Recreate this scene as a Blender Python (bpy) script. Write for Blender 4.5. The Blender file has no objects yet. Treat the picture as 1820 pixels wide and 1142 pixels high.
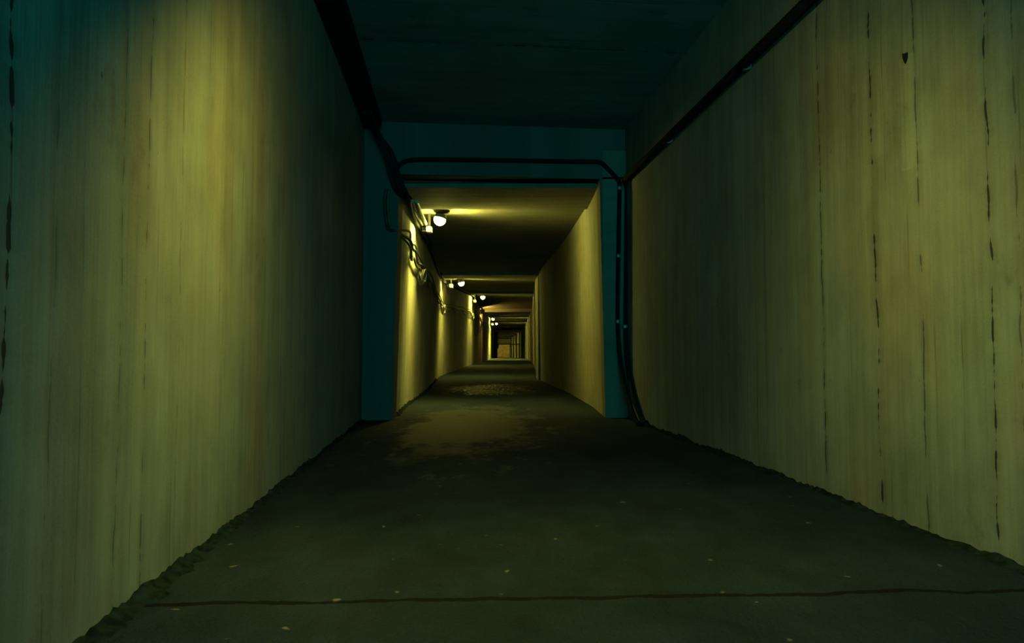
import bpy, bmesh, math, random
from mathutils import Vector, Matrix
random.seed(7)
SC = bpy.context.scene
COL = SC.collection

# ------------------------------------------------------------------ camera, world, exposure
H = 0.70                      # camera height over the floor
F = 1155.0                    # focal length in pixels of the 1820 px wide frame
PITCH = math.atan(50 / F)
cam = bpy.data.cameras.new('camera')
cam.sensor_width = 36.0
cam.lens = F / 1820 * 36.0
cam.clip_start = 0.05
cam.clip_end = 300
camo = bpy.data.objects.new('camera', cam)
COL.objects.link(camo)
camo.location = (0, 0, H)
camo.rotation_euler = (math.pi / 2 + PITCH, 0, 0)
SC.camera = camo

w = bpy.data.worlds.new('world')
SC.world = w
w.use_nodes = True
w.node_tree.nodes['Background'].inputs[0].default_value = (0.02, 0.95, 0.84, 1)   # added teal fill for the shadows, enters by the open rear end
w.node_tree.nodes['Background'].inputs[1].default_value = 5.4
SC.view_settings.view_transform = 'Standard'
SC.view_settings.look = 'None'
SC.view_settings.gamma = 1
SC.view_settings.use_curve_mapping = False
SC.view_settings.exposure = 0.0
NEAR_POWER = 205.0              # hanging lamp in the near chamber
GLOBE = 45.0                  # emission of the glass globes
LAMP_COL = (1.0, 0.89, 0.125)
TUNNEL_POWER = 1950.0         # each globe lamp
SC.cycles.max_bounces = 6
SC.cycles.diffuse_bounces = 4
SC.cycles.glossy_bounces = 3

def R(px, py, Y):
    """point at depth Y seen through pixel px, py"""
    a = (px - 910) / F
    b = -(py - 571) / F
    c, s = math.cos(PITCH), math.sin(PITCH)
    d = Vector((a, c - b * s, s + b * c))
    d *= Y / d.y
    return Vector((d.x, Y, d.z + H))

# ------------------------------------------------------------------ node helper
class G:
    def __init__(self, name):
        self.m = bpy.data.materials.new(name)
        self.m.use_nodes = True
        self.t = self.m.node_tree
        self.t.nodes.clear()
        self.out = self.t.nodes.new('ShaderNodeOutputMaterial')
        self.b = self.t.nodes.new('ShaderNodeBsdfPrincipled')
        self.t.links.new(self.b.outputs[0], self.out.inputs[0])
        co = self.t.nodes.new('ShaderNodeTexCoord')
        sx = self.t.nodes.new('ShaderNodeSeparateXYZ')
        self.t.links.new(co.outputs['Object'], sx.inputs[0])
        self.x, self.y, self.z = sx.outputs
    def put(self, sock, v):
        if isinstance(v, (int, float)):
            sock.default_value = v
        elif isinstance(v, (tuple, list)):
            sock.default_value = (*v[:3], 1) if sock.type == 'RGBA' else v[:3]
        else:
            self.t.links.new(v, sock)
    def m_(self, op, a, b=0.0, c=0.0, clamp=False):
        n = self.t.nodes.new('ShaderNodeMath')
        n.operation = op
        n.use_clamp = clamp
        self.put(n.inputs[0], a); self.put(n.inputs[1], b); self.put(n.inputs[2], c)
        return n.outputs[0]
    def vec(self, x, y, z=0.0):
        n = self.t.nodes.new('ShaderNodeCombineXYZ')
        self.put(n.inputs[0], x); self.put(n.inputs[1], y); self.put(n.inputs[2], z)
        return n.outputs[0]
    def noise(self, u, v, su, sv, seed=0.0, detail=3, rough=0.55, dist=0.0):
        n = self.t.nodes.new('ShaderNodeTexNoise')
        n.inputs['Scale'].default_value = 1
        n.inputs['Detail'].default_value = detail
        n.inputs['Roughness'].default_value = rough
        n.inputs['Distortion'].default_value = dist
        self.t.links.new(self.vec(self.m_('MULTIPLY', u, su), self.m_('MULTIPLY', v, sv), seed), n.inputs['Vector'])
        return n.outputs['Fac']
    def ramp(self, v, lo, hi, a=0.0, b=1.0, smooth=True):
        n = self.t.nodes.new('ShaderNodeMapRange')
        n.interpolation_type = 'SMOOTHSTEP' if smooth else 'LINEAR'
        for i, q in enumerate((v, lo, hi, a, b)):
            self.put(n.inputs[i], q)
        return n.outputs[0]
    def mix(self, f, a, b):
        n = self.t.nodes.new('ShaderNodeMix')
        n.data_type = 'RGBA'
        self.put(n.inputs[0], f); self.put(n.inputs[6], a); self.put(n.inputs[7], b)
        return n.outputs[2]
    def bump(self, h, strength, dist):
        n = self.t.nodes.new('ShaderNodeBump')
        n.inputs['Strength'].default_value = strength
        n.inputs['Distance'].default_value = dist
        self.put(n.inputs['Height'], h)
        self.t.links.new(n.outputs[0], self.b.inputs['Normal'])

def scale_col(g, col, f):
    n = g.t.nodes.new('ShaderNodeVectorMath')
    n.operation = 'SCALE'
    g.put(n.inputs[0], col)
    g.put(n.inputs['Scale'], f)
    return n.outputs[0]

def concrete(name, across='z', seed=0.0, seams=(), board=0.13, base=(0.103, 0.118, 0.110), pits=1.0, patch=None, skew=0.0, solid=False):
    """board-marked concrete: u runs across the boards (the length of the passage), v along them"""
    g = G(name)
    u = g.y
    v = g.z if across == 'z' else g.x
    if skew:
        u = g.m_('ADD', u, g.m_('MULTIPLY', v, skew))
    wob = g.noise(u, v, .6, 1.2, seed + 3)
    uw = g.m_('ADD', u, g.m_('MULTIPLY', wob, .03))
    n = g.t.nodes.new('ShaderNodeTexWhiteNoise'); n.noise_dimensions = '1D'
    bi = g.m_('FLOOR', g.m_('DIVIDE', uw, board))
    g.put(n.inputs['W'], g.m_('ADD', bi, seed))
    brd = n.outputs[0]
    fr = g.m_('FRACT', g.m_('DIVIDE', uw, board))
    edge = g.m_('MINIMUM', fr, g.m_('SUBTRACT', 1.0, fr))
    edge = g.ramp(edge, 0.0, .05, 1.0, 0.0)
    edge = g.m_('MULTIPLY', edge, g.ramp(g.noise(u, v, 5, 1.1, seed + 9), .5, .68))
    blot = g.noise(u, v, .9, .7, seed, 4, .6)
    streak = g.noise(u, v, 14, .45, seed + 1, 4, .6, .2)
    fine = g.noise(u, v, 60, 1.6, seed + 2, 3, .6)
    grit = g.noise(u, v, 130, 130, seed + 4, 2)
    f = g.m_('ADD', g.ramp(blot, .3, .7, .80, 1.14), g.ramp(streak, .3, .7, -.11, .11))
    f = g.m_('ADD', f, g.ramp(fine, .3, .7, -.05, .05))
    f = g.m_('ADD', f, g.ramp(g.noise(u, v, 6, 3, seed + 17, 5, .68), .3, .7, -.11, .11))
    f = g.m_('ADD', f, g.m_('MULTIPLY', g.m_('SUBTRACT', brd, .5), .09))
    f = g.m_('ADD', f, g.ramp(grit, .3, .7, -.05, .05))
    # pale lime runs
    run = g.m_('MULTIPLY', g.ramp(g.noise(u, v, 26, .8, seed + 6, 2), .66, .76), g.ramp(g.noise(u, v, .8, 1.1, seed + 7), .5, .6))
    f = g.m_('ADD', f, g.m_('MULTIPLY', run, .22))
    # pits
    pit = g.m_('MULTIPLY', g.ramp(g.noise(u, v, 16, 11, seed + 11, 3), .72, .78), pits)
    dark = g.m_('MAXIMUM', g.m_('MULTIPLY', edge, .4), g.m_('MULTIPLY', pit, .6))
    stain = g.ramp(g.noise(u, v, 3.2, 2.6, seed + 13, 4, .7), .60, .76)
    dark = g.m_('MAXIMUM', dark, g.m_('MULTIPLY', stain, .36))
    # open joints, broken into dashes
    if seams:
        wv = g.m_('MULTIPLY', g.m_('SUBTRACT', g.noise(u, v, .9, 1.7, seed + 20, 3, .7), .5), .06)
        brk = g.ramp(g.noise(u, v, 2.3, 7.0, seed + 40, 3, .7), .44, .60)
    for k, (pos, wd, amt) in enumerate(seams):
        d = g.m_('ABSOLUTE', g.m_('SUBTRACT', g.m_('ADD', u, wv), pos))
        l = g.m_('MULTIPLY', g.m_('LESS_THAN', d, wd if solid else g.m_('MULTIPLY', brk, wd * .6)), amt)
        hal = g.m_('MULTIPLY', g.ramp(d, 0.0, wd * 5, .28 * amt, 0.0), g.ramp(brk, 0, 1, .4, 1))
        dark = g.m_('MAXIMUM', dark, g.m_('MAXIMUM', l, hal))
    f = g.m_('MULTIPLY', f, g.m_('SUBTRACT', 1.0, g.m_('MULTIPLY', dark, .9)))
    if patch:
        (u0, u1, v0, v1) = patch
        wob2 = g.m_('MULTIPLY', g.m_('SUBTRACT', g.noise(u, v, 6, 6, seed + 50), .5), .03)
        uu = g.m_('ADD', u, wob2)
        ins = g.m_('MULTIPLY', g.m_('GREATER_THAN', uu, u0), g.m_('LESS_THAN', uu, u1))
        ins = g.m_('MULTIPLY', ins, g.m_('MULTIPLY', g.m_('GREATER_THAN', v, v0), g.m_('LESS_THAN', v, v1)))
        f = g.m_('ADD', f, g.m_('MULTIPLY', ins, .16))
    warm = g.ramp(g.noise(u, v, 2.3, .8, seed + 15, 3), .4, .65)
    col = g.mix(warm, base, (base[0] * 1.12, base[1] * .95, base[2] * .86))
    g.put(g.b.inputs['Base Color'], scale_col(g, col, f))
    g.b.inputs['Roughness'].default_value = .85
    g.b.inputs['Specular IOR Level'].default_value = .25
    hgt = g.m_('ADD', g.m_('MULTIPLY', streak, .35), g.m_('MULTIPLY', fine, .25))
    hgt = g.m_('ADD', hgt, g.m_('MULTIPLY', brd, .25))
    hgt = g.m_('SUBTRACT', hgt, g.m_('MULTIPLY', dark, .9))
    hgt = g.m_('ADD', hgt, g.m_('MULTIPLY', g.noise(u, v, 9, 9, seed + 30, 4), .25))
    g.bump(hgt, .6, .008)
    return g.m

def floor_mat():
    g = G('floor_concrete')
    u, v = g.x, g.y
    blot = g.noise(u, v, .8, .6, 2, 5, .62)
    b2 = g.noise(u, v, 3.1, 2.2, 5, 5, .65)
    grit = g.noise(u, v, 90, 90, 7, 2)
    f = g.m_('ADD', g.ramp(blot, .3, .7, .65, 1.25), g.ramp(b2, .3, .7, -.25, .25))
    f = g.m_('ADD', f, g.ramp(grit, .3, .7, -.13, .13))
    pebble = g.ramp(g.noise(u, v, 17, 17, 9, 1), .74, .78)
    # cross joint where the tunnel starts and the crack close to the viewer
    def crack(pos, slope, amp, wd, seed):
        wv = g.m_('MULTIPLY', g.m_('SUBTRACT', g.noise(u, u, 1.6, 0.0, seed, 5, .65), .5), amp)
        s = g.m_('ADD', v, g.m_('ADD', g.m_('MULTIPLY', u, slope), wv))
        d = g.m_('ABSOLUTE', g.m_('SUBTRACT', s, pos))
        return g.m_('LESS_THAN', d, g.m_('MULTIPLY', g.ramp(g.noise(u, u, 5, 0.0, seed + 2, 3), .3, .55, .35, 1.0), wd))
    cr = g.m_('MAXIMUM', crack(1.86, -.045, .14, .013, 3), crack(6.58, -.06, .05, .05, 8))
    cr = g.m_('MAXIMUM', cr, crack(-1.2, .03, .1, .01, 12))
    f = g.m_('MULTIPLY', f, g.m_('SUBTRACT', 1.0, g.m_('MULTIPLY', cr, .85)))
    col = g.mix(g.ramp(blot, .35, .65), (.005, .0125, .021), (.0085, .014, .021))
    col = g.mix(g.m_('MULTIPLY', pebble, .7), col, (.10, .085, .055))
    # wet area: a puddled patch in the tunnel and damp film leading to the chamber
    px = g.m_('DIVIDE', g.m_('ADD', u, .40), .85)
    py = g.m_('DIVIDE', g.m_('SUBTRACT', v, 11.6), 1.7)
    rr = g.m_('ADD', g.m_('MULTIPLY', px, px), g.m_('MULTIPLY', py, py))
    rr = g.m_('ADD', rr, g.m_('MULTIPLY', g.m_('SUBTRACT', g.noise(u, v, 3.0, 1.4, 31, 5, .7), .5), 3.4))
    pud = g.m_('MULTIPLY', g.ramp(rr, .2, 1.2, 1.0, 0.0), g.ramp(g.noise(u, v, 13, 6, 71, 3, .65), .46, .58, .25, 1.0))
    dx = g.m_('DIVIDE', g.m_('ADD', u, .40), .75)
    dy = g.m_('DIVIDE', g.m_('SUBTRACT', v, 6.2), 2.4)
    r2 = g.m_('ADD', g.m_('MULTIPLY', dx, dx), g.m_('MULTIPLY', dy, dy))
    r2 = g.m_('ADD', r2, g.m_('MULTIPLY', g.m_('SUBTRACT', g.noise(u, v, 2.4, 1.6, 41, 5, .7), .5), 3.2))
    damp = g.ramp(r2, .3, 1.0, 1.0, 0.0)
    spots = g.m_('MULTIPLY', g.ramp(g.noise(u, v, 7, 3.5, 61, 3, .6), .56, .64), g.ramp(r2, .9, 2.2, .85, 0.0))
    damp = g.m_('MAXIMUM', damp, spots)
    wet = g.m_('MAXIMUM', pud, g.m_('MULTIPLY', damp, .38))
    f = g.m_('MULTIPLY', f, g.ramp(wet, 0, 1, 1.0, .5))
    g.put(g.b.inputs['Base Color'], scale_col(g, col, f))
    g.put(g.b.inputs['Roughness'], g.ramp(wet, 0.0, 1.0, .78, .13))
    g.put(g.b.inputs['Specular IOR Level'], g.ramp(wet, 0.0, 1.0, .10, .5))
    hgt = g.m_('ADD', g.m_('MULTIPLY', g.noise(u, v, 16, 11, 51, 6, .72), .9), g.m_('MULTIPLY', grit, .25))
    hgt = g.m_('SUBTRACT', hgt, g.m_('MULTIPLY', cr, 1.0))
    g.bump(hgt, .9, .018)
    return g.m

def simple(name, col, rough=.6, metal=0.0, var=.25, sc=12, spec=.4):
    g = G(name)
    n = g.t.nodes.new('ShaderNodeTexNoise')
    n.inputs['Scale'].default_value = sc
    n.inputs['Detail'].default_value = 4
    co = g.t.nodes.new('ShaderNodeTexCoord')
    g.t.links.new(co.outputs['Object'], n.inputs['Vector'])
    f = g.ramp(n.outputs['Fac'], .3, .7, 1 - var, 1 + var)
    g.put(g.b.inputs['Base Color'], scale_col(g, col, f))
    g.b.inputs['Roughness'].default_value = rough
    g.b.inputs['Metallic'].default_value = metal
    g.b.inputs['Specular IOR Level'].default_value = spec
    g.bump(n.outputs['Fac'], .3, .003)
    return g.m

def emissive(name, col, s):
    m = bpy.data.materials.new(name)
    m.use_nodes = True
    t = m.node_tree
    t.nodes.clear()
    o = t.nodes.new('ShaderNodeOutputMaterial')
    e = t.nodes.new('ShaderNodeEmission')
    e.inputs[0].default_value = (*col, 1)
    e.inputs[1].default_value = s
    t.links.new(e.outputs[0], o.inputs[0])
    return m

# ------------------------------------------------------------------ mesh helpers
def obj(name, bm, mat, parent=None, smooth=False, loc=None):
    me = bpy.data.meshes.new(name)
    bmesh.ops.recalc_face_normals(bm, faces=bm.faces)
    bm.to_mesh(me)
    bm.free()
    if smooth:
        for p in me.polygons:
            p.use_smooth = True
    me.materials.append(mat)
    o = bpy.data.objects.new(name, me)
    COL.objects.link(o)
    if parent:
        o.parent = parent
    if loc is not None:
        o.location = loc
    return o

def empty(name, loc, rz=0.0):
    o = bpy.data.objects.new(name, None)
    COL.objects.link(o)
    o.empty_display_size = .1
    o.location = loc
    o.rotation_euler = (0, 0, rz)
    return o

def tag(o, label=None, cat=None, group=None, kind=None):
    if label: o['label'] = label
    if cat: o['category'] = cat
    if group: o['group'] = group
    if kind: o['kind'] = kind
    return o

def struct(o, label=None):
    o['kind'] = 'structure'
    if label: o['label'] = label
    return o

def box(bm, x0, x1, y0, y1, z0, z1, bev=0.0):
    r = bmesh.ops.create_cube(bm, size=1)
    vs = r['verts']
    for v in vs:
        v.co = Vector(((x0 + x1) / 2 + v.co.x * (x1 - x0), (y0 + y1) / 2 + v.co.y * (y1 - y0), (z0 + z1) / 2 + v.co.z * (z1 - z0)))
    if bev:
        es = list({e for v in vs for e in v.link_edges})
        bmesh.ops.bevel(bm, geom=es, offset=bev, segments=2, affect='EDGES', profile=.6)

def cyl(bm, c, r, h, axis='z', seg=20, r2=None):
    m = Matrix.Translation(c)
    if axis == 'x': m = m @ Matrix.Rotation(math.pi / 2, 4, 'Y')
    if axis == 'y': m = m @ Matrix.Rotation(math.pi / 2, 4, 'X')
    bmesh.ops.create_cone(bm, cap_ends=True, segments=seg, radius1=r, radius2=r if r2 is None else r2, depth=h, matrix=m)

def lathe(bm, prof, seg=28, m=Matrix()):
    rings = []
    for (r, z) in prof:
        if r < 1e-5:
            rings.append([bm.verts.new(m @ Vector((0, 0, z)))])
        else:
            rings.append([bm.verts.new(m @ Vector((r * math.cos(2 * math.pi * i / seg), r * math.sin(2 * math.pi * i / seg), z))) for i in range(seg)])
    for a, b in zip(rings, rings[1:]):
        for i in range(seg):
            j = (i + 1) % seg
            if len(a) == 1 and len(b) == 1: continue
            if len(a) == 1: bm.faces.new((a[0], b[i], b[j]))
            elif len(b) == 1: bm.faces.new((a[i], a[j], b[0]))
            else: bm.faces.new((a[i], a[j], b[j], b[i]))

def spline(pts, n=8):
    """Catmull-Rom through pts"""
    P = [pts[0]] + list(pts) + [pts[-1]]
    out = []
    for i in range(1, len(P) - 2):
        p0, p1, p2, p3 = (Vector(q) for q in P[i - 1:i + 3])
        for k in range(n):
            t = k / n
            out.append(.5 * ((2 * p1) + (p2 - p0) * t + (2 * p0 - 5 * p1 + 4 * p2 - p3) * t * t + (3 * p1 - p0 - 3 * p2 + p3) * t ** 3))
    out.append(Vector(P[-2]))
    return out

def tube(bm, pts, r, seg=10):
    pts = [Vector(p) for p in pts]
    prev = None
    rings = []
    for i, p in enumerate(pts):
        t = (pts[min(i + 1, len(pts) - 1)] - pts[max(i - 1, 0)]).normalized()
        if prev is None:
            up = Vector((0, 0, 1)) if abs(t.z) < .9 else Vector((1, 0, 0))
            n = t.cross(up).normalized()
        else:
            n = (prev - t * prev.dot(t)).normalized()
        b = t.cross(n)
        prev = n
        rings.append([bm.verts.new(p + r * (math.cos(2 * math.pi * k / seg) * n + math.sin(2 * math.pi * k / seg) * b)) for k in range(seg)])
    for a, c in zip(rings, rings[1:]):
        for k in range(seg):
            bm.faces.new((a[k], a[(k + 1) % seg], c[(k + 1) % seg], c[k]))
    bm.faces.new(rings[0]); bm.faces.new(rings[-1][::-1])

def sheet(bm, rows):
    """rows of points -> quads"""
    vr = [[bm.verts.new(p) for p in r] for r in rows]
    for a, b in zip(vr, vr[1:]):
        for i in range(len(a) - 1):
            bm.faces.new((a[i], a[i + 1], b[i + 1], b[i]))

def slab(name, rows, push, mat):
    """sheet rows thickened by pushing a second skin along 'push'"""
    bm = bmesh.new()
    push = Vector(push)
    A = [[bm.verts.new(p) for p in r] for r in rows]
    B = [[bm.verts.new(Vector(p) + push) for p in r] for r in rows]
    n, m = len(rows), len(rows[0])
    for S in (A, B):
        for i in range(n - 1):
            for j in range(m - 1):
                bm.faces.new((S[i][j], S[i][j + 1], S[i + 1][j + 1], S[i + 1][j]))
    for i in range(n - 1):
        for j in (0, m - 1):
            bm.faces.new((A[i][j], A[i + 1][j], B[i + 1][j], B[i][j]))
    for j in range(m - 1):
        for i in (0, n - 1):
            bm.faces.new((A[i][j], A[i][j + 1], B[i][j + 1], B[i][j]))
    return obj(name, bm, mat)

# ------------------------------------------------------------------ plan of the place
K = 110 / F                                    # the chamber runs a little to the left of the view
def nl(Y): return -.875 - K * Y                # chamber left wall
def nr(Y): return 1.83 - K * Y                 # chamber right wall
def nend(X): return 6.63 + K * X               # end wall of the chamber, square to its walls
NC = 3.01                                      # chamber ceiling
BACK = -2.3  # rear end, left open so the added teal fill gets in
# tunnel rings: Y, left foot, left top, right foot, right top, floor, ceiling
RING = [
    (6.60, -1.20, -1.14, .965, .915, 0.00, 2.48),
    (8.00, -1.32, -1.24, .99, .93, 0.00, 2.48),
    (10.5, -1.41, -1.36, .93, .86, 0.00, 2.48),
    (15.3, -1.78, -1.72, .64, .60, 0.00, 2.50),
    (16.8, -1.86, -1.82, .64, .61, 0.02, 2.52),
    (23.0, -1.45, -1.42, .76, .75, .17, 2.66),
    (29.6, -1.37, -1.36, .90, .90, .14, 2.52),
    (37.5, -1.32, -1.30, .96, .96, .13, 2.60),
    (44.0, -1.50, -1.48, 1.00, 1.00, .09, 2.58),
    (50.0, -1.50, -1.48, .93, .93, .03, 2.46),
    (62.0, -1.72, -1.70, .72, .72, -.10, 2.40),
    (67.0, -1.86, -1.84, .45, .45, -.14, 2.32),
    (73.0, -2.00, -1.98, .17, .17, -.22, 2.22),
    (82.0, -2.20, -2.18, -.06, -.06, -.33, 2.12),
    (88.5, -2.35, -2.33, -.18, -.18, -.40, 2.06),
]
def ring(Y):
    for a, b in zip(RING, RING[1:]):
        if a[0] <= Y <= b[0]:
            t = (Y - a[0]) / (b[0] - a[0])
            return tuple(p + (q - p) * t for p, q in zip(a, b))
    return RING[-1] if Y > 50 else RING[0]
def tl(Y, z):
    r = ring(Y); t = max(0, min(1, (z - r[5]) / (r[6] - r[5])))
    return r[1] + (r[2] - r[1]) * t
def tr(Y, z):
    r = ring(Y); t = max(0, min(1, (z - r[5]) / (r[6] - r[5])))
    return r[3] + (r[4] - r[3]) * t

def seamY(px, left):                            # depth of a joint seen at pixel column px on a chamber wall
    a = abs(px - 910) / F
    return .875 / (a - K) if left else 1.83 / (a + K)
M_wl = concrete('board_concrete_left', 'z', 1.0, [(seamY(258, 1), .006, .7), (seamY(213, 1), .004, .7), (seamY(6, 1), .012, 1.0),
                                                  (seamY(318, 1), .003, .6), (seamY(395, 1), .004, .35), (seamY(92, 1), .006, .45), (seamY(480, 1), .004, .3)])
M_wr = concrete('board_concrete_right', 'z', 31.0, [(seamY(1463, 0), .006, 1.0), (seamY(1559, 0), .010, 1.0), (seamY(1640, 0), .007, .75),
                                                    (seamY(1765, 0), .008, 1.0), (seamY(1815, 0), .007, .6), (seamY(1360, 0), .005, .3)],
                patch=(seamY(1637, 0), seamY(1611, 0), 1.42, 1.88))
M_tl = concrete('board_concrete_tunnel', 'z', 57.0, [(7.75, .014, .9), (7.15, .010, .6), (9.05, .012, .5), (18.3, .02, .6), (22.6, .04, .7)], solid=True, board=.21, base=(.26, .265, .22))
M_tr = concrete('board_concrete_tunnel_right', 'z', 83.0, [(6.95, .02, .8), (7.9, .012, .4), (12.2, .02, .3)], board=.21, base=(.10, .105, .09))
M_ce = concrete('board_concrete_ceiling', 'x', 101.0, [(4.85, .014, .9), (5.7, .007, .6), (3.9, .006, .5)], board=.19, base=(.075, .12, .12), skew=-K)
M_tc = concrete('board_concrete_tunnel_ceiling', 'x', 133.0, [(7.3, .012, .8), (9.3, .012, .4)], board=.22, base=(.10, .105, .09))
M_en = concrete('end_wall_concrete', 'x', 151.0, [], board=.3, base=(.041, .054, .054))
M_fl = floor_mat()
M_dirt = simple('crumbled_mortar', (.006, .010, .010), .95, var=.5, sc=30, spec=.04)
M_duct = simple('dark_painted_steel', (.006, .008, .010), .8, var=.3, spec=.1)
M_pipe = simple('black_rubber_pipe', (.005, .007, .009), .9, var=.3, spec=.06)
M_clamp = simple('dull_steel_clamp', (.16, .20, .18), .45, .6)
M_white = simple('pale_plastic', (.62, .62, .48), .5, var=.12)
M_dark = simple('dark_lamp_casting', (.035, .035, .03), .5, var=.3)
M_cable = simple('black_cable_sheath', (.02, .022, .02), .6, spec=.3)
M_cabg = simple('grey_cable_sheath', (.14, .14, .10), .6)
M_cabd = simple('worn_cable_sheath', (.05, .05, .04), .6)
M_galv = simple('galvanised_conduit', (.34, .34, .28), .5, .0, var=.3)
M_globe = emissive('glowing_globe', (1.0, .93, .16), GLOBE)
M_rust = simple('rust_brown_door_paint', (.36, .25, .14), .7, var=.25, sc=3)
M_frame = simple('dark_door_frame', (.05, .05, .04), .7)

def lin(a, b, n): return [a + (b - a) * i / n for i in range(n + 1)]
# chamber walls
EL = nend(-1.5); ER = nend(1.2)
struct(slab('wall_left', [[(nl(Y), Y, z) for z in lin(-.05, NC + .02, 6)] for Y in lin(BACK, EL + .02, 24)], (-.3, 0, 0), M_wl))
struct(slab('wall_right', [[(nr(Y), Y, z) for z in lin(-.05, NC + .02, 6)] for Y in lin(BACK, ER + .02, 24)], (.3, 0, 0), M_wr))
# chamber ceiling
struct(slab('ceiling', [[(nl(Y) - .3, Y + K * nl(Y), NC), (nr(Y) + .3, Y + K * nr(Y), NC)] for Y in lin(BACK - .3, 6.9, 20)], (0, 0, .3), M_ce))
# floor, one surface from the chamber through the tunnel
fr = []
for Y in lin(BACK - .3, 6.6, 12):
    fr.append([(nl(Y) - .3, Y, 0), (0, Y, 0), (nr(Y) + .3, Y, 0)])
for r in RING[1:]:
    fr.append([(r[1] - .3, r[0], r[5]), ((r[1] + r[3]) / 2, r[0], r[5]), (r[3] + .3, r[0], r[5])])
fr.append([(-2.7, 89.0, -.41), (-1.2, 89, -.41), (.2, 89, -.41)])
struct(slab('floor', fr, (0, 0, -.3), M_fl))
# end wall with the tunnel mouth
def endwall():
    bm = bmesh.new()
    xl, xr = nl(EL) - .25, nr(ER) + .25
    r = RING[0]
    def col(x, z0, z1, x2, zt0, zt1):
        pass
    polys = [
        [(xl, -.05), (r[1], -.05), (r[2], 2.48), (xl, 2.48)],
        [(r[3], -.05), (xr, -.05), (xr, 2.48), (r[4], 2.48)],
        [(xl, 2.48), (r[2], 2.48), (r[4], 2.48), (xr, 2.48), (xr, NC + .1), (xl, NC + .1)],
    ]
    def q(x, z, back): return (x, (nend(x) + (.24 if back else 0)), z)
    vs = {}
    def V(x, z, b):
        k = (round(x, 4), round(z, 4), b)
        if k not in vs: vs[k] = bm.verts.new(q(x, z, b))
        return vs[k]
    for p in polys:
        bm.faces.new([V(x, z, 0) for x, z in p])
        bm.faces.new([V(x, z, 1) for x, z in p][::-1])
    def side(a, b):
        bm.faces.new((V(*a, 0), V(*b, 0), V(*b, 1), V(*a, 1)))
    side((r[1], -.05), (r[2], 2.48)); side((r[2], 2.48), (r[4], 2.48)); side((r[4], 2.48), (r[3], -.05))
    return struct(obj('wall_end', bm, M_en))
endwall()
# tunnel
TY = [6.72, 7.3, 8.0, 9.2, 10.5, 12, 13.6] + [r[0] for r in RING[3:]]
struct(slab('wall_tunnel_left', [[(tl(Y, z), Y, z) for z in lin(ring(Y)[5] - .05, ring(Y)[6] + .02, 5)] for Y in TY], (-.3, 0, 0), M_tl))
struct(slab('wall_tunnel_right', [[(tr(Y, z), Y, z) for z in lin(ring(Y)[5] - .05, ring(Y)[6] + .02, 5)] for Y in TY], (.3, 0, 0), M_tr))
struct(slab('ceiling_tunnel', [[(ring(Y)[2] - .3, Y, ring(Y)[6]), (ring(Y)[4] + .3, Y, ring(Y)[6])] for Y in TY], (0, 0, .3), M_tc))

# shallow concrete frames round the passage (left depth, top depth, right depth)
def frame(n, Y, ln, pl, pt, pr, mat=None, chamfer=0.0):
    bm = bmesh.new()
    f = ring(Y); g = ring(Y + ln)
    def prism(a, b):                           # a: 4 pts at Y, b: 4 pts at Y+ln
        A = [bm.verts.new(p) for p in a]; B = [bm.verts.new(p) for p in b]
        bm.faces.new(A); bm.faces.new(B[::-1])
        for i in range(4):
            bm.faces.new((A[i], A[(i + 1) % 4], B[(i + 1) % 4], B[i]))
    def rect(x0, x1, z0, z1, Y): return [(x0, Y, z0), (x1, Y, z0), (x1, Y, z1), (x0, Y, z1)]
    E = .02
    if pt: prism(rect(f[2] - E, f[4] + E, f[6] - pt + chamfer, f[6] + E, Y), rect(g[2] - E, g[4] + E, g[6] - pt, g[6] + E, Y + ln))
    top1, top2 = (f[6] - pt, g[6] - pt) if pt else (f[6], g[6])
    if pl: prism(rect(f[1] - E, f[1] + pl, f[5] - E, top1, Y), rect(g[1] - E, g[1] + pl, g[5] - E, top2, Y + ln))
    if pr: prism(rect(f[3] - pr, f[3] + E, f[5] - E, top1, Y), rect(g[3] - pr, g[3] + E, g[5] - E, top2, Y + ln))
    return struct(obj('trim_%d' % n, bm, mat or M_tc))
frame(1, 6.90, 1.08, 0, .045, 0)              # lowered strip of ceiling just before the first lamp
frame(2, 15.0, .9, .0, .07, .05)
frame(3, 21.4, .7, .0, .07, .0)
frame(4, 29.0, .8, .05, .15, .05)
frame(5, 36.2, .7, 0, .08, .05)
frame(6, 42.6, .6, 0, .10, .05)
frame(7, 48.8, .6, .12, .10, .06)
frame(8, 60.6, .6, .34, .14, .14)
frame(9, 65.8, .6, .34, .14, .16)
frame(10, 71.8, .6, .34, .14, .16)
frame(11, 80.8, .6, .34, .12, .14)

# end wall of the tunnel with its brown double door
bm = bmesh.new(); box(bm, -2.7, .15, 88.5, 88.8, -.5, 2.3)
struct(obj('wall_far', bm, M_tr))
door = struct(empty('door_1', (-1.27, 88.5, -.40)))
for s in (-1, 1):
    bm = bmesh.new()
    x0, x1 = (-.93, -.01) if s < 0 else (.01, .93)
    box(bm, x0, x1, -.06, -.01, .02, 1.86, .006)
    for z0, z1 in ((.12, .85), (1.0, 1.74)):
        box(bm, x0 + .12, x1 - .12, -.075, -.055, z0, z1, .006)
    obj('door_leaf', bm, M_rust, door)
bm = bmesh.new()
for x0, x1, z0, z1 in ((-1.05, -.94, 0, 1.98), (.94, 1.05, 0, 1.98), (-.94, .94, 1.88, 1.98)):
    box(bm, x0, x1, -.10, -.0, z0, z1)
obj('door_frame', bm, M_frame, door)
bm = bmesh.new(); cyl(bm, (.10, -.10, .95), .02, .14, 'z', 12); cyl(bm, (.10, -.085, .95), .012, .05, 'y', 8)
obj('door_handle', bm, M_clamp, door)

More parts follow.
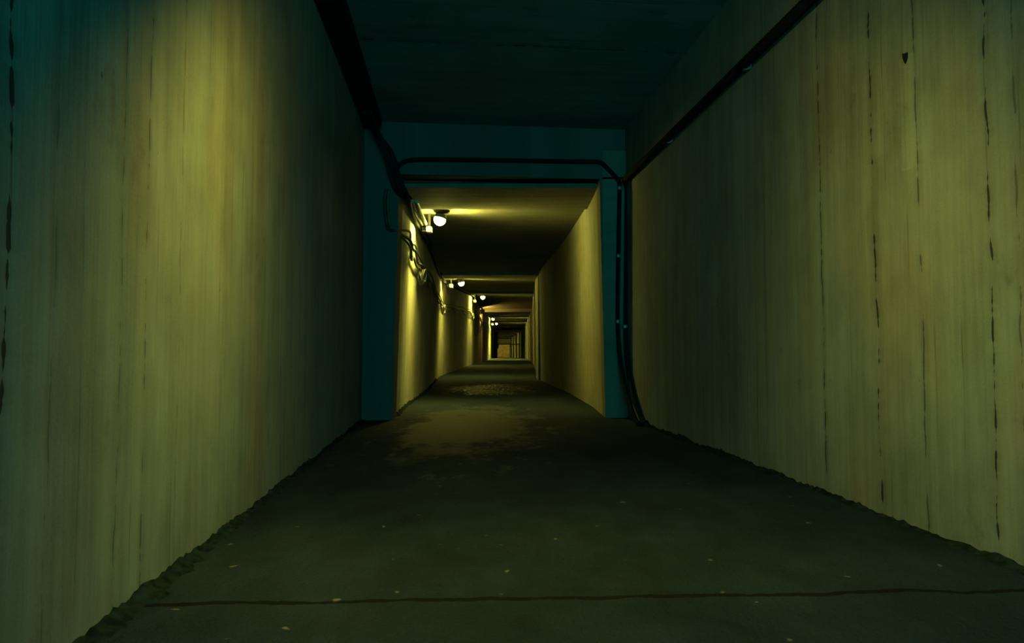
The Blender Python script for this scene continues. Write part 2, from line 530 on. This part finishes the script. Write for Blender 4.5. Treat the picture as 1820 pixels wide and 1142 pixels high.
# crumbled mortar along the wall feet (irregular, real relief)
def mortar(n, side, Y0, Y1, f, wd, ht):
    bm = bmesh.new()
    N = int((Y1 - Y0) / .022)
    rows = []
    rw = 0.0
    for i in range(N + 1):
        Y = Y0 + (Y1 - Y0) * i / N
        rw = rw * .86 + random.uniform(-.3, .3)
        k = max(.25, 1 + rw + random.uniform(-.3, .3))
        x, z0 = f(Y)
        h, w_ = ht * k, wd * max(.4, 1 + rw * .7 + random.uniform(-.3, .3))
        rows.append([(x - side * .0 + side * -.02, Y, z0 + h * 1.0), (x + side * .008, Y, z0 + h * random.uniform(.85, 1.0)),
                     (x + side * w_ * .35, Y, z0 + h * random.uniform(.35, .6)), (x + side * w_ * .7, Y, z0 + h * random.uniform(.12, .28)),
                     (x + side * w_, Y, z0 - .01), (x - side * .02, Y, z0 - .01)])
    sheet(bm, rows)
    return struct(obj('trim_%d' % n, bm, M_dirt))
mortar(12, 1, -.5, EL - .05, lambda Y: (nl(Y), 0), .05, .018)
mortar(13, -1, -.5, ER - .05, lambda Y: (nr(Y), 0), .05, .018)
mortar(14, 1, 6.9, 15.0, lambda Y: (tl(Y, 0), 0), .04, .03)

def profile(light, power):
    """photometric profile of a luminaire: wide across the passage, narrow along it"""
    light.use_nodes = True
    t = light.node_tree
    em = next(n for n in t.nodes if n.type == 'EMISSION')
    sx = t.nodes.new('ShaderNodeSeparateXYZ')
    geo = t.nodes.new('ShaderNodeNewGeometry')
    t.links.new(geo.outputs['Incoming'], sx.inputs[0])
    def m(op, a, b):
        n = t.nodes.new('ShaderNodeMath'); n.operation = op; n.use_clamp = True
        for k, q in enumerate((a, b)):
            if isinstance(q, (int, float)): n.inputs[k].default_value = q
            else: t.links.new(q, n.inputs[k])
        return n.outputs[0]
    ab = t.nodes.new('ShaderNodeMath'); ab.operation = 'ABSOLUTE'; t.links.new(sx.outputs[1], ab.inputs[0])
    y2 = m('MULTIPLY', ab.outputs[0], ab.outputs[0])
    y2 = m('SUBTRACT', 1.0, y2)
    t.links.new(m('POWER', y2, power), em.inputs[1])

# ------------------------------------------------------------------ globe lamps under the tunnel ceiling
def make_lamp():
    root = empty('globe_lamp', (0, 0, 0))
    bm = bmesh.new()
    lathe(bm, [(0, 0.0), (.10, 0.0), (.105, -.008), (.095, -.022), (.06, -.034), (0, -.034)])
    obj('base_plate', bm, M_dark, root, True)
    bm = bmesh.new()
    m = Matrix.Translation((0, 0, -.03)) @ Matrix.Rotation(math.radians(14), 4, 'Y')
    lathe(bm, [(0, .0), (.035, .0), (.04, -.015), (.066, -.026), (.080, -.052), (.082, -.080), (.078, -.080), (0, -.060)], m=m)
    cap = obj('lamp_socket', bm, M_dark, root, True)
    bm = bmesh.new()
    prof = [(.05, -.045)] + [(.076 * math.sin(a), -.094 + .076 * math.cos(a)) for a in lin(math.radians(44), math.radians(176), 12)] + [(0, -.170)]
    lathe(bm, prof, 24, m=m)
    obj('glass_globe', bm, M_globe, root, True)
    return root
TL = bpy.data.lights.new('globe_light', 'POINT')
TL.energy = TUNNEL_POWER
TL.color = LAMP_COL
TLF = None
TL.shadow_soft_size = .088
profile(TL, 3.0)
TLF = TL.copy(); TLF.name = 'far_globe_light'; TLF.energy = TUNNEL_POWER * 8
TLD = TL.copy(); TLD.name = 'door_globe_light'; TLD.energy = 1500; profile(TLD, .6)
TLH = TL.copy(); TLH.name = 'hidden_globe_light'; TLH.energy = TUNNEL_POWER * 3
def glow(o):
    l = bpy.data.objects.new('globe_light', TL if o.location.y < 30 else (TLF if o.location.y < 50 else (TLH if o.location.y < 85 else TLD)))
    COL.objects.link(l)
    l.parent = o
    l.location = (-.022, 0, -.124)
def clone(src):
    r = src.copy(); COL.objects.link(r)
    for ch in src.children:
        if ch.type == 'LIGHT': continue
        c = ch.copy(); COL.objects.link(c); c.parent = r
    return r
lamp0 = make_lamp()
def lamp_at(px, Y):
    return (px - 910) / F * Y / math.cos(PITCH)
LAMPS = [
    (784, 8.25, 15, 'lit round lamp nearest the viewer on the tunnel ceiling, beside the pale box'),
    (818, 16.5, 200, 'lit round lamp second along the tunnel ceiling, above the coiled cables'),
    (858, 22.7, 90, 'lit round lamp third along the tunnel ceiling, in front of the orange-lit beam'),
    (877, 37.6, 0, 'small distant lit lamp, the upper one of the close pair at the tunnel end'),
    (883, 43.9, 40, 'small distant lit lamp, the lower one of the close pair at the tunnel end'),
]
for i, (px, Y, rz, lab) in enumerate(LAMPS):
    o = lamp0 if i == 0 else clone(lamp0)
    o.location = (lamp_at(px, Y), Y, ring(Y)[6])
    o.rotation_euler = (0, 0, math.radians(rz))
    tag(o, lab, 'lamp', 'globe lamps along the tunnel ceiling')
for o in [q for q in COL.objects if q.name.startswith('globe_lamp')]:
    glow(o)
# lamps that stay out of sight behind the left sides of the far frames
for Y in (61.9, 67.1, 73.1, 82.2, 86.0):
    r = ring(Y)
    o = clone(lamp0)
    o.location = (r[2] + .14, Y, r[6])
    glow(o)
    tag(o, 'lamp hidden behind a concrete frame deep in the tunnel', 'lamp', 'hidden globe lamps deep in the tunnel')

# hooded orange lamp on the left wall in front of the deep beam
hd = empty('hooded_wall_lamp', (tl(28.2, 2.3) + .0, 28.2, 2.34))
bm = bmesh.new(); box(bm, 0, .035, -.06, .10, -.09, .09, .006); obj('back_plate', bm, M_dark, hd)
bm = bmesh.new()
box(bm, .03, .19, -.10, -.085, -.10, .10, .004); box(bm, .03, .19, -.09, .06, .09, .10, .004)
obj('hood', bm, M_dark, hd)
bm = bmesh.new(); lathe(bm, [(0, .05)] + [(.045 * math.sin(a), .045 * math.cos(a)) for a in lin(math.radians(20), math.radians(160), 8)] + [(0, -.045)], 16, m=Matrix.Translation((.10, 0, 0)))
ob_ = obj('light_bulb', bm, emissive('orange_bulb', (1, .6, .12), 20), hd, True)
ob_['label'] = 'glowing orange bulb'
HLt = bpy.data.lights.new('hooded_light', 'POINT'); HLt.energy = 420; HLt.color = (1, .62, .10); HLt.shadow_soft_size = .05
hlo = bpy.data.objects.new('hooded_light', HLt); COL.objects.link(hlo); hlo.parent = hd; hlo.location = (.11, .01, -.0)
tag(hd, 'small hooded lamp on the left wall lighting the beam behind the third lamp orange', 'lamp')

# hanging lamp of the chamber, above the top edge of the picture
hl = empty('pendant_lamp', (-.03, 2.11, NC))
tag(hl, 'dark dish-shaded pendant lamp hanging from the ceiling of the near chamber', 'lamp')
bm = bmesh.new(); lathe(bm, [(0, 0), (.06, 0), (.06, -.02), (0, -.03)]); obj('ceiling_rose', bm, M_dark, hl, True)
bm = bmesh.new(); cyl(bm, (0, 0, -.41), .010, .80, 'z', 10); obj('rod', bm, M_dark, hl, True)
AX = Vector((.044, .80, -1)).normalized()
HQ = AX.to_track_quat('-Z', 'Y').to_matrix().to_4x4()
HM = Matrix.Translation((0, -.04, -.78)) @ HQ
bm = bmesh.new()
lathe(bm, [(0, .02), (.04, .01), (.09, -.02), (.14, -.07), (.155, -.12), (.149, -.12), (.134, -.073), (.085, -.028), (.035, 0), (0, .008)], 32, m=HM)
obj('lamp_shade', bm, M_dark, hl, True)
bm = bmesh.new()
lathe(bm, [(.02, -.005)] + [(.045 * math.sin(a), -.06 + .045 * math.cos(a)) for a in lin(math.radians(24), math.radians(176), 10)] + [(0, -.105)], 20, m=HM)
bulb = obj('light_bulb', bm, emissive('glowing_bulb', (1, .93, .3), 12), hl, True)
bulb['label'] = 'glowing bulb'
L = bpy.data.lights.new('pendant_light', 'SPOT')
L.energy = NEAR_POWER
L.color = LAMP_COL
L.spot_size = math.radians(178)
L.spot_blend = .65
profile(L, 2.4)
L.shadow_soft_size = .03
lo = bpy.data.objects.new('pendant_light', L)
COL.objects.link(lo)
lo.parent = hl
lo.location = (0, .0, -.92)
lo.rotation_euler = AX.to_track_quat('-Z', 'Y').to_euler()

# lets the renderer find the rear opening added for the teal fill (gives no light itself)
Lp = bpy.data.lights.new('fill_portal', 'AREA')
Lp.shape = 'RECTANGLE'; Lp.size = 2.7; Lp.size_y = 3.0
Lp.cycles.is_portal = True
lp = bpy.data.objects.new('fill_portal', Lp)
COL.objects.link(lp)
lp.location = ((nl(BACK) + nr(BACK)) / 2, BACK, 1.5)
lp.rotation_euler = (math.pi / 2, 0, 0)
lp.rotation_euler = Vector((0, 1, 0)).to_track_quat('-Z', 'Z').to_euler()

# ------------------------------------------------------------------ steel duct in the upper left corner of the chamber
tray = empty('cable_duct', (nl(3), 3, NC - .13))
tag(tray, 'dark steel cable duct running along the top of the left chamber wall', 'duct')
bm = bmesh.new()
rows = []
def duct_sec(Y, w_, h_):
    x = nl(Y) + .012
    return [(x, Y, NC - .008), (x + w_, Y, NC - .008), (x + w_, Y, NC - h_), (x, Y, NC - h_), (x, Y, NC - .008)]
T = Vector((-nl(3), -3, -(NC - .13)))
sheet(bm, [[Vector(p) + T for p in duct_sec(Y, .17, .10)] for Y in lin(-2.2, 6.40, 10)])
obj('duct_body', bm, M_duct, tray)
for Y in (1.2, 2.6, 4.0, 5.4):
    bm = bmesh.new()
    s = [Vector(p) + T for p in duct_sec(Y, .178, .107)]
    s2 = [Vector(p) + T for p in duct_sec(Y + .04, .178, .107)]
    sheet(bm, [s, s2])
    obj('duct_strap', bm, M_duct, tray)

# bundle of conduits that drops from the duct, round the tunnel mouth and along its upper corner
def path_tube(name, pts, r, mat, parent=None, n=8, seg=10):
    bm = bmesh.new()
    tube(bm, spline(pts, n), r, seg)
    return obj(name, bm, mat, parent, True)
def corner(Y, dx, dz):
    r = ring(Y)
    return Vector((r[2] + dx, Y, r[6] - dz))
for k in range(5):
    dx, dz = ((.085, .045), (.130, .048), (.030, .050), (.034, .100), (.040, .150))[k]
    pts = [(nl(6.2) + .05 + .028 * k, 5.9, NC - .12), (nl(6.3) + .07 + .028 * k, 6.25, NC - .14 - .02 * k), R(670 + 7 * k, 275, 6.36), R(682 + 7 * k, 318, 6.42),
           R(695 + 7 * k, 344, 6.50), corner(6.95, dx + .03, dz + .09), corner(7.6, dx, dz + (.10 if k < 2 else .05))]
    pts.append(R(751 + 6 * k, 398, 8.38) if k < 2 else corner(8.6, dx, dz + .02))
    end = 14.6
    if k < 2:
        pts = [corner(7.02, dx, dz + .12)] + pts[6:]
    if k >= 2:
        pts += [corner(10.5, dx, dz), corner(12.5, dx, dz)]
    if k >= 2: pts.append(corner(end, dx, dz))
    c = path_tube('conduit', pts, .021, M_duct if k > 1 else M_galv)
    if k == 1: lab = 'pale conduit ending at the nearest junction box, right side of the bundle'
    elif k == 0: lab = 'pale conduit ending at the nearest junction box, left side next to the dark conduits'
    elif k == 4: lab = 'lowest dark conduit of the bundle dropping from the duct into the tunnel'
    else: lab = 'dark conduit running on from the duct along the upper left tunnel corner'
    tag(c, lab, 'conduit', 'conduits bundled at the upper left tunnel corner')

def junction_box(px, py, Y, s, label):
    M_white = globals()['M_white'] if Y < 30 else M_cabg
    p = R(px, py, Y)
    o = empty('junction_box', p)
    bm = bmesh.new(); box(bm, -s, s, -.05, .05, -s, s, .008)
    obj('box_body', bm, M_white, o)
    bm = bmesh.new(); box(bm, -s * .94, s * .94, -.062, -.048, -s * .94, s * .94, .004)
    obj('box_lid', bm, M_white, o)
    for q in (-1, 1):
        bm = bmesh.new(); cyl(bm, (-s - .025, 0, q * s * .4), .02, .06, 'x', 12)
        obj('cable_gland', bm, M_dark, o)
    bm = bmesh.new(); box(bm, -.015, .015, -.012, .012, s - .004, ring(Y)[6] - p.z + .01)
    obj('hanger', bm, M_dark, o)
    tag(o, label, 'junction box', 'junction boxes beside the tunnel lamps')
junction_box(763, 408, 8.46, .036, 'pale junction box beside the nearest tunnel lamp')
junction_box(802, 508, 16.75, .045, 'pale junction box left of the second tunnel lamp')
junction_box(844, 535, 22.95, .045, 'pale junction box left of the third tunnel lamp')
junction_box(869.5, 568, 37.85, .06, 'tiny junction box left of the upper lamp of the distant pair')
junction_box(875.5, 576, 44.15, .06, 'tiny junction box left of the lower lamp of the distant pair')

# round conduit along the upper left corner deeper in the tunnel
pts = [corner(Y, .07, .08) for Y in (14.6, 16.2, 17.5, 20, 23, 26, 29)]
tag(path_tube('conduit', pts, .03, M_duct, n=4), 'dark conduit along the upper left corner between the second and third lamps', 'conduit')

# sagging cables clipped to the left tunnel wall
def wall_cable(lift, amp, r, seed, mat, label, Y0=6.9, Y1=46.0):
    rnd = random.Random(seed)
    pts = []
    if Y0 < 7:
        pts += [R(692, 336, nend(-1.2) - .03), R(689, 362, nend(-1.2) - .03), R(693, 398, nend(-1.2) - .03), R(699, 408, nend(-1.2) - .03)]
        if seed % 2: pts = [p + Vector((-.03, 0, 0)) for p in pts]
    Y = 7.0
    k = 0
    while Y < Y1:
        z = 1.86 + lift + .0 * k - (amp if k % 2 else 0) + rnd.uniform(-.02, .02) + (ring(Y)[5])
        if Y < 8.5: z += .06
        pts.append(Vector((tl(Y, z) + .03 + r + rnd.uniform(0, .03), Y, z)))
        Y += .45 if Y < 10 else (.9 if Y < 30 else 2.0)
        k += 1
    c = path_tube('cable', pts, r, mat, n=5, seg=8)
    return tag(c, label, 'cable', 'cables sagging along the left tunnel wall')
wall_cable(.04, .015, .012, 2, M_cable, 'uppermost thin dark cable along the left tunnel wall')
wall_cable(-.03, .05, .017, 5, M_cable, 'middle dark cable sagging between clips on the left tunnel wall')
wall_cable(-.08, .09, .014, 8, M_cabd, 'lowest paler cable hanging in loops on the left tunnel wall')
for i, Y in enumerate((7.9, 9.4, 16.2, 17.0, 22.5, 23.4)):
    bm = bmesh.new()
    z = 1.86 + ring(Y)[5]
    x = tl(Y, z)
    box(bm, x - .005, x + .03, Y - .015, Y + .015, z - .05, z + .03, .004)
    tag(obj('cable_clip', bm, M_clamp), 'small steel cable clip on the left tunnel wall', 'clip', 'cable clips on the left tunnel wall')
# loose coils of cable near each of the first lamps
def coil(Y, n, rad, label, seed):
    rnd = random.Random(seed)
    bm = bmesh.new()
    z = 1.70 + ring(Y)[5]
    pts = []
    for i in range(n * 14):
        a = 2 * math.pi * i / 14
        rr = rad * (1 + .15 * math.sin(i * .7) + rnd.uniform(-.05, .05))
        pts.append(Vector((tl(Y, z) + .05 + .035 * math.sin(i * .31) + .012 * (i // 14), Y + rr * 1.9 * math.cos(a), z + rr * math.sin(a))))
    tube(bm, spline(pts, 2), .011, 8)
    tag(obj('cable_coil', bm, M_cabg, None, True), label, 'cable', 'coils of cable hung on the left tunnel wall')
coil(8.9, 4, .085, 'loose coil of pale cable hanging on the left wall below the nearest junction box', 1)
coil(16.5, 4, .10, 'loose coil of cable on the left wall below the second lamp', 2)
coil(22.8, 3, .10, 'loose coil of cable on the left wall below the third lamp', 3)

# ------------------------------------------------------------------ pipes on the right
def clamp(pts_c, axis, r, par, dy=0):
    bm = bmesh.new()
    cyl(bm, pts_c, r + .006, .03, axis, 14)
    obj('pipe_clamp', bm, M_clamp, par)
PZ = 2.44
pr_ = .024; PR_A = .033
pipeA = empty('pipe', (nr(6) - .05, 6, PZ))
inv = -Vector(pipeA.location)
E2 = lambda x: nend(x) - .032
def local(pts, o): return [Vector(p) - Vector(o.location) for p in pts]
ptsA = [(nr(Y) - .045, Y, PZ) for Y in (-2.2, 1, 2.5, 4, 5.5, 6.3)]
topA = R(1114, 322, 6.70)
ptsA += [(nr(6.6) - .045, 6.58, PZ - .005), Vector((topA.x, E2(topA.x), 2.36)), R(1113.5, 400, 6.70), R(1113, 480, 6.70), R(1112, 560, 6.70), R(1113, 610, 6.67),
         R(1117, 655, 6.58), R(1124, 695, 6.42), R(1133, 725, 6.25), R(1143, 748, 6.10), Vector((1.235, 6.0, .03))]
path_tube('pipe_run', local(ptsA[:7] , pipeA), PR_A, M_pipe, pipeA)
path_tube('pipe_run', local(ptsA[6:], pipeA), pr_, M_pipe, pipeA)
tag(pipeA, 'dark pipe along the top of the right chamber wall that drops down its far corner', 'pipe')
for Y in (3.9, 2.2, 5.3):
    bm = bmesh.new()
    p = Vector((nr(Y) - .03, Y, PZ)) - Vector(pipeA.location)
    cyl(bm, p, PR_A + .005, .025, 'y', 14)
    box(bm, p.x - .0, p.x + .03, p.y - .012, p.y + .012, p.z - .02, p.z + .055)
    obj('pipe_clamp', bm, M_clamp, pipeA)
for (px, py, Y) in ((1113.5, 327, 6.70), (1110.5, 580, 6.69)):
    clamp(R(px, py, Y) - Vector(pipeA.location), 'z', pr_, pipeA)
pipeB = empty('pipe', (.8, 6.6, 2.6))
def onend(px, py):
    p = R(px, py, 6.66); p = R(px, py, nend(p.x) - .03); return p
ptsB = [onend(698, 318), onend(702, 304), onend(711, 292), onend(726, 285), onend(760, 283), onend(850, 284), onend(940, 285.5), onend(1040, 287), onend(1066, 288), onend(1078, 297), onend(1094, 314),
        onend(1101, 326), onend(1101, 345), onend(1099.5, 430), onend(1098, 520), onend(1098, 575)]
ptsB += [R(1101, 620, 6.66), R(1106, 660, 6.58), R(1113, 695, 6.44), R(1122, 725, 6.26), R(1132, 750, 6.08), Vector((1.16, 5.95, .03))]
path_tube('pipe_run', local(ptsB, pipeB), pr_ * .92, M_pipe, pipeB)
tag(pipeB, 'dark pipe crossing above the tunnel mouth and dropping down right of it', 'pipe')
for (px, py) in ((1101, 335), (1099, 455), (1098, 571)):
    p = onend(px, py)
    clamp(p - Vector(pipeB.location), 'z', pr_, pipeB)

# ------------------------------------------------------------------ far small things
def panel(name, px0, px1, py0, py1, Y, th, label, cat, mat):
    a, b = R(px0, py1, Y), R(px1, py0, Y)
    o = empty(name, ((a.x + b.x) / 2, Y, a.z))
    w_, h_ = b.x - a.x, b.z - a.z
    bm = bmesh.new(); box(bm, -w_ / 2, w_ / 2, 0, th, 0, h_, .01)
    obj('cabinet_body', bm, mat, o)
    bm = bmesh.new(); box(bm, -w_ / 2 + .015, w_ / 2 - .015, -.02, .004, .02, h_ - .02, .004)
    obj('cabinet_door', bm, mat, o)
    tag(o, label, cat)
    return o
a = R(941.5, 593, 33.0)
panel('wall_cabinet', 941.3, 947.5, 574, 593, 35.7, .35, 'dark narrow cabinet hung on the right tunnel wall', 'cabinet', M_duct)
panel('wall_cabinet', 877, 886.3, 610.3, 618.6, 80.2, .2, 'small square black cabinet on the left near the far brown door', 'cabinet', M_duct)
bar = empty('barrier_rail', (-.4, 60.2, 1.20))
z = .0
r = ring(60.2)
bm = bmesh.new(); cyl(bm, ((r[1] + r[3]) / 2 + .4, 0, 0), .035, r[3] - r[1] - .02, 'x', 12)
obj('rail', bm, M_duct, bar)
for x in (r[1] + .02, r[3] - .02):
    bm = bmesh.new(); box(bm, x + .4 - .02, x + .4 + .02, -.08, .08, -.10, .10, .004)
    obj('wall_plate', bm, M_duct, bar)
tag(bar, 'thin dark horizontal rail crossing the far end of the tunnel', 'rail')

# chipped hole in the right chamber wall
pc = seamY(1622, 0)
c0 = Vector((nr(pc), pc, H + (621 - 92) / F * pc))
bm = bmesh.new()
poly = [(-.016, .022), (.0, .014), (.018, .012), (.016, -.012), (.004, -.030), (-.004, -.020), (-.010, -.004)]
A = [bm.verts.new((c0.x - .0035, c0.y - u, c0.z + v)) for u, v in poly]
B = [bm.verts.new((c0.x + .012, c0.y - u * .6, c0.z + v * .6)) for u, v in poly]
bm.faces.new(A); bm.faces.new(B[::-1])
for i in range(len(poly)):
    bm.faces.new((A[i], A[(i + 1) % len(poly)], B[(i + 1) % len(poly)], B[i]))
tag(obj('wall_chip', bm, M_pipe), 'small black chip high on the right chamber wall above a paler patch', 'chip')
